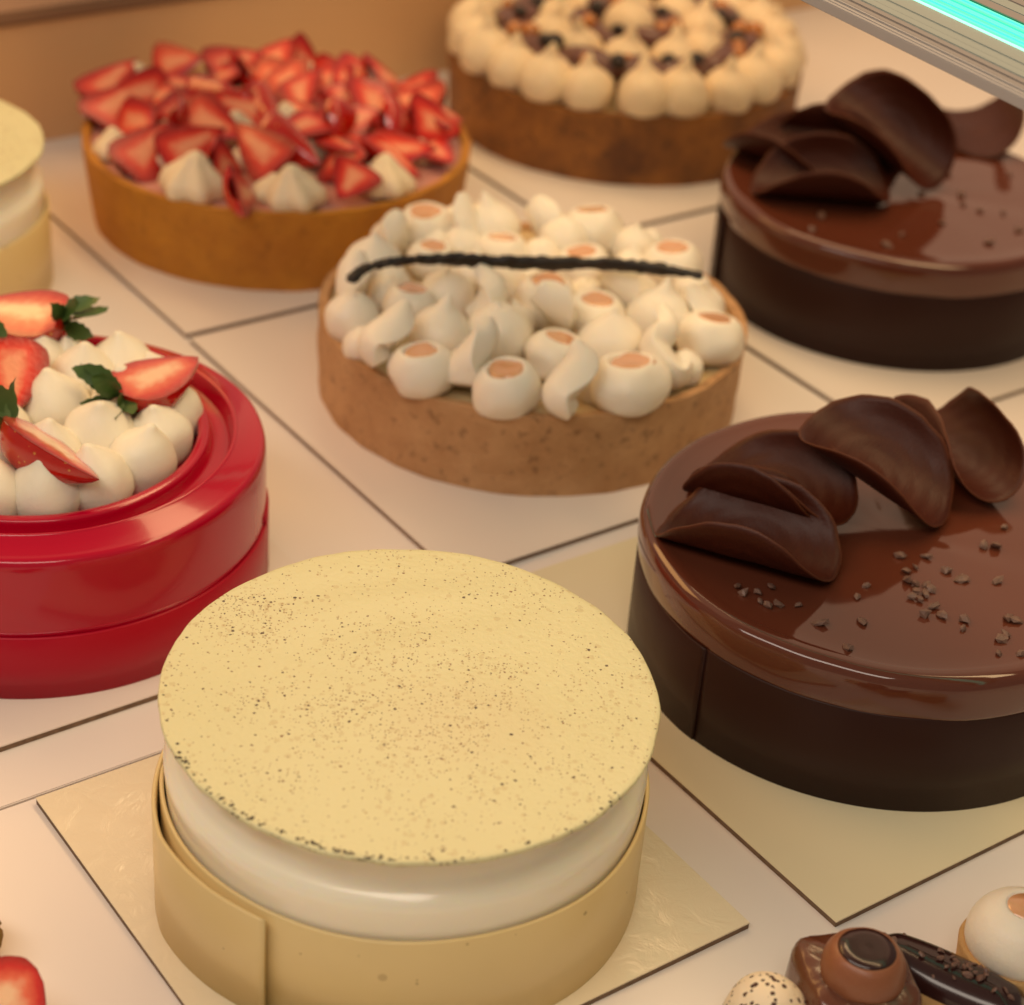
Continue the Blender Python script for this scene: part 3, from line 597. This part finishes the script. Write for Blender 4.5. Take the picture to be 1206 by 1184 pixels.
# ------------------------------------------------------------------ red cake
RB = (-20.26, 72.77, 0)
rc = thing('red_cake', 'shiny red cake with a cream and strawberry centre at the left edge', 'cake', RB)
body = lathe('glazed_body', [(9.3, .2), (9.6, 2.9), (9.62, 3.2), (9.63, 4.6), (9.62, 5.7), (9.61, 6.1), (9.55, 6.35), (9.42, 6.48), (9.2, 6.56), (8.8, 6.72), (8.44, 6.90), (8.36, 6.96), (8.28, 6.96), (8.2, 6.85), (8.1, 6.4), (8.02, 6.2), (7.85, 6.16), (7.5, 6.16), (7.35, 6.2), (7.28, 6.4), (7.22, 6.75), (7.1, 6.86), (6.85, 6.86), (6.72, 6.75), (6.68, 6.2), (6.7, 5.9), (0.01, 5.85)], 160, .03, .4, 130, 4)
obj('glazed_body', body, M['red'], rc)
obj('red_band', band('red_band', 0, 2*math.pi, lambda a: 9.74, .01, lambda a: 3.0+.05*math.sin(2*a)+.35*math.exp(-((a-.05)/.25)**2), .14, 200), M['red_band'], rc)
RBU = [(-18.52, 67.42, 1.39), (-16.34, 68.6, 1.36), (-14.97, 70.65, 1.36), (-14.3, 72.99, 1.3), (-14.24, 75.4, 1.25), (-17.13, 72.47, 1.5), (-19.68, 74.55, 1.45), (-19.2, 77.6, 1.45), (-21.4, 78.8, 1.3), (-17.6, 79.3, 1.4), (-15.5, 78.2, 1.2), (-20.99, 66.78, 1.36), (-21.9, 69.38, 1.3), (-16.71, 75.7, 1.42), (-24.18, 78.84, 1.38), (-22.14, 72.25, 1.35), (-22.4, 76.0, 1.38), (-19.15, 70.2, 1.4), (-24.93, 76.03, 1.35), (-24.7, 73.31, 1.28), (-24.4, 70.44, 1.26), (-23.5, 67.82, 1.25), (-20.2, 79.6, 1.1), (-26.5, 71.8, 1.2), (-26.6, 74.5, 1.2)]
for i, (x, y, r) in enumerate(RBU):
    obj('piped_cream', BULBS2[i % 6], M['cream_red'], rc, rel((RB[0]+(x-RB[0])*.89, RB[1]+(y-RB[1])*.89, 5.85), RB), (random.uniform(-.12, .12), random.uniform(-.12, .12), random.random()*6), (r*1.02, r*1.02, r*1.12))
strawberry(rc, RB, (-20.4, 79.3, 8.9), (-24.9, 80.4, 8.6), (.05, -.22, 1), 51, True, 7, 1.75)
strawberry(rc, RB, (-22.1, 76.4, 9.2), (-21.3, 72.4, 7.6), (.25, -.75, .75), 52, False, 2, 1.55)
strawberry(rc, RB, (-20.55, 70.0, 9.0), (-16.3, 67.2, 8.1), (.42, .35, .85), 53, True, 5, 1.35, depth=1.25)
strawberry(rc, RB, (-17.0, 73.7, 8.5), (-14.1, 76.5, 8.9), (-.15, -.15, 1), 54, True, 10, 1.7)

# ------------------------------------------------------------------ small pastries at the bottom
def drape_square(name, half, h, seed):
    V = []; F = []; N = 56
    prof = [(1.10, 0), (1.08, .3), (1.05, h*.5), (1.04, h*.82), (1.0, h*.94), (.92, h), (.6, h+.05), (.3, h+.06), (.01, h+.06)]
    for k, (r, z) in enumerate(prof):
        for i in range(N):
            a = 2*math.pi*i/N; c, s = math.cos(a), math.sin(a)
            q = half/((abs(c)**5+abs(s)**5)**.2)*r
            q *= 1+.04*noise.noise((c*2+seed, s*2, z*.4)); V.append((q*c, q*s, z+.12*noise.noise((c*3, s*3, seed))))
    for k in range(len(prof)-1):
        for i in range(N): F.append((k*N+i, k*N+(i+1) % N, (k+1)*N+(i+1) % N, (k+1)*N+i))
    return mesh(name, V, F)
mc = thing('chocolate_petit_gateau', 'small square chocolate cake with a domed top and a dark glossy well', 'pastry', (12.85, 48.75, -.3))
obj('glazed_base', drape_square('glazed_base', 1.85, 3.1, 2), M['mini_choc'], mc, (-.1, .25, 0), (0, 0, R(14)))
obj('cream_dome', lathe('cream_dome', [(1.35, 2.95), (1.42, 3.3), (1.36, 3.75), (1.2, 4.08), (1.04, 4.24), (.97, 4.26), (.9, 4.2), (.01, 4.16)], 48, .07, 1.4, 30, 3), M['mini_dome'], mc)
obj('ganache_well', lathe('ganache_well', [(.95, 4.26), (.9, 4.33), (.6, 4.34), (.01, 4.33)], 40, .03, 1), M['well'], mc)

ec = thing('eclair', 'small eclair with dark chocolate icing and cocoa nibs beside the square chocolate cake', 'eclair', (16.2, 50.35, -.3))
ang = math.atan2(49.25-51.61, 18.15-14.06)
def elong(name, prof, Lh, seed):
    V = []; F = []; N = 48
    for r, z in prof:
        for i in range(N):
            a = 2*math.pi*i/N; c, s = math.cos(a), math.sin(a)
            d = 1+.05*noise.noise((c*2+seed, s*2, z)); V.append(((r*c*d)+Lh*max(-1, min(1, c*1.6)), r*s*d*.97, z))
    for k in range(len(prof)-1):
        for i in range(N): F.append((k*N+i, k*N+(i+1) % N, (k+1)*N+(i+1) % N, (k+1)*N+i))
    return mesh(name, V, F)
obj('pastry_base', elong('pastry_base', [(.9, 0), (1.45, .25), (1.58, .8), (1.5, 1.25), (1.2, 1.55), (.1, 1.7)], 1.5, 2), M['crust_tartlet'], ec, (0, 0, 0), (0, 0, ang))
obj('chocolate_icing', elong('chocolate_icing', [(1.12, 1.42), (1.17, 1.6), (1.06, 1.9), (.78, 2.15), (.4, 2.28), (.02, 2.3)], 1.6, 5), M['well'], ec, (0, 0, 0), (0, 0, ang))
rnd = random.Random(8)
for k in range(34):
    u = rnd.gauss(.45, .55) if k < 24 else rnd.uniform(-2.4, 2.4); v = rnd.gauss(.05, .35)
    v = max(-.7, min(.7, v)); u = max(-2.4, min(2.4, u)); z = 2.40-.42*(v/.9)**2-.28*max(0, abs(u)-1.6)
    obj('cocoa_nib', NIBS[k % 8], M['nib'], ec, (u*math.cos(ang)-v*math.sin(ang), u*math.sin(ang)+v*math.cos(ang), z), (rnd.random(), rnd.random(), rnd.random()*6), rnd.uniform(.65, 1.1))

tl = thing('cream_tartlet', 'small tartlet with a smooth white cream dome at the right edge', 'tartlet', (18.75, 51.9, -.3))
obj('tartlet_shell', lathe('tartlet_shell', [(1.75, 0), (1.8, .1), (1.98, 1.9), (1.9, 2.05), (1.7, 1.95), (.01, 1.9)], 56, .06, 1), M['crust_tartlet'], tl)
obj('cream_dome', lathe('cream_dome', [(1.72, 1.9), (1.84, 2.2), (1.78, 2.8), (1.45, 3.4), (1.0, 3.75), (.75, 3.84), (.62, 3.80), (.01, 3.75)], 56, .04, .8, 30), M['cream_top'], tl)
obj('caramel_pool', lathe('caramel_pool', [(.66, 3.80), (.6, 3.87), (.01, 3.89)], 32), M['caramel'], tl)

mr = thing('speckled_meringue', 'small pale meringue dome dusted with dark specks at the bottom edge', 'meringue', (9.8, 48.0, -.3))
obj('meringue_dome', lathe('meringue_dome', [(1.2, 0), (1.38, .5), (1.36, 1.3), (1.12, 2.1), (.7, 2.6), (.3, 2.8), (.01, 2.85)], 48, .10, 1, 30, 5), M['meringue'], mr, scale=1.1)
obj('meringue_foot', lathe('meringue_foot', [(1.35, 0), (1.45, .15), (1.35, .35), (1.2, .35)], 48, .05, 1), M['crust_tartlet'], mr)

gt = thing('glazed_strawberry_pastry', 'red glazed strawberry slice on a small pastry in the bottom left corner', 'pastry', (-14.75, 43.9, -.3))
obj('pastry_base', lathe('pastry_base', [(1.5, 0), (1.6, .3), (1.6, 1.6), (1.4, 1.8), (.01, 1.8)], 48, .08, 1), M['crust_tartlet'], gt)
strawberry(gt, (-14.75, 43.9, -.3), (-13.6, 45.4, 2.5), (-17.0, 44.4, 2.3), (.0, -.35, 1), 71, True, 0, 1.55)
gc = thing('crumb_pastry', 'rough green and brown crumb coated pastry cut off at the left edge', 'pastry', (-17.6, 49.0, -.3))
cm = lathe('crumb_body', [(1.2, 0), (1.42, .5), (1.38, 1.6), (1.1, 2.3), (.6, 2.6), (.01, 2.7)], 72, .35, 3.2, 40, 7)
obj('crumb_body', cm, M['crumb'], gc)
board_s = thing('pastry_card', 'small pale yellow card under the glazed strawberry pastry in the corner', 'pastry card', (-18.9, 44.9, -.3))
obj('card_face', box('card_face', 6.6, 9.5, 0.0, .06, .01), M['board_gold'], board_s, (0, 0, 0), (0, 0, TH))
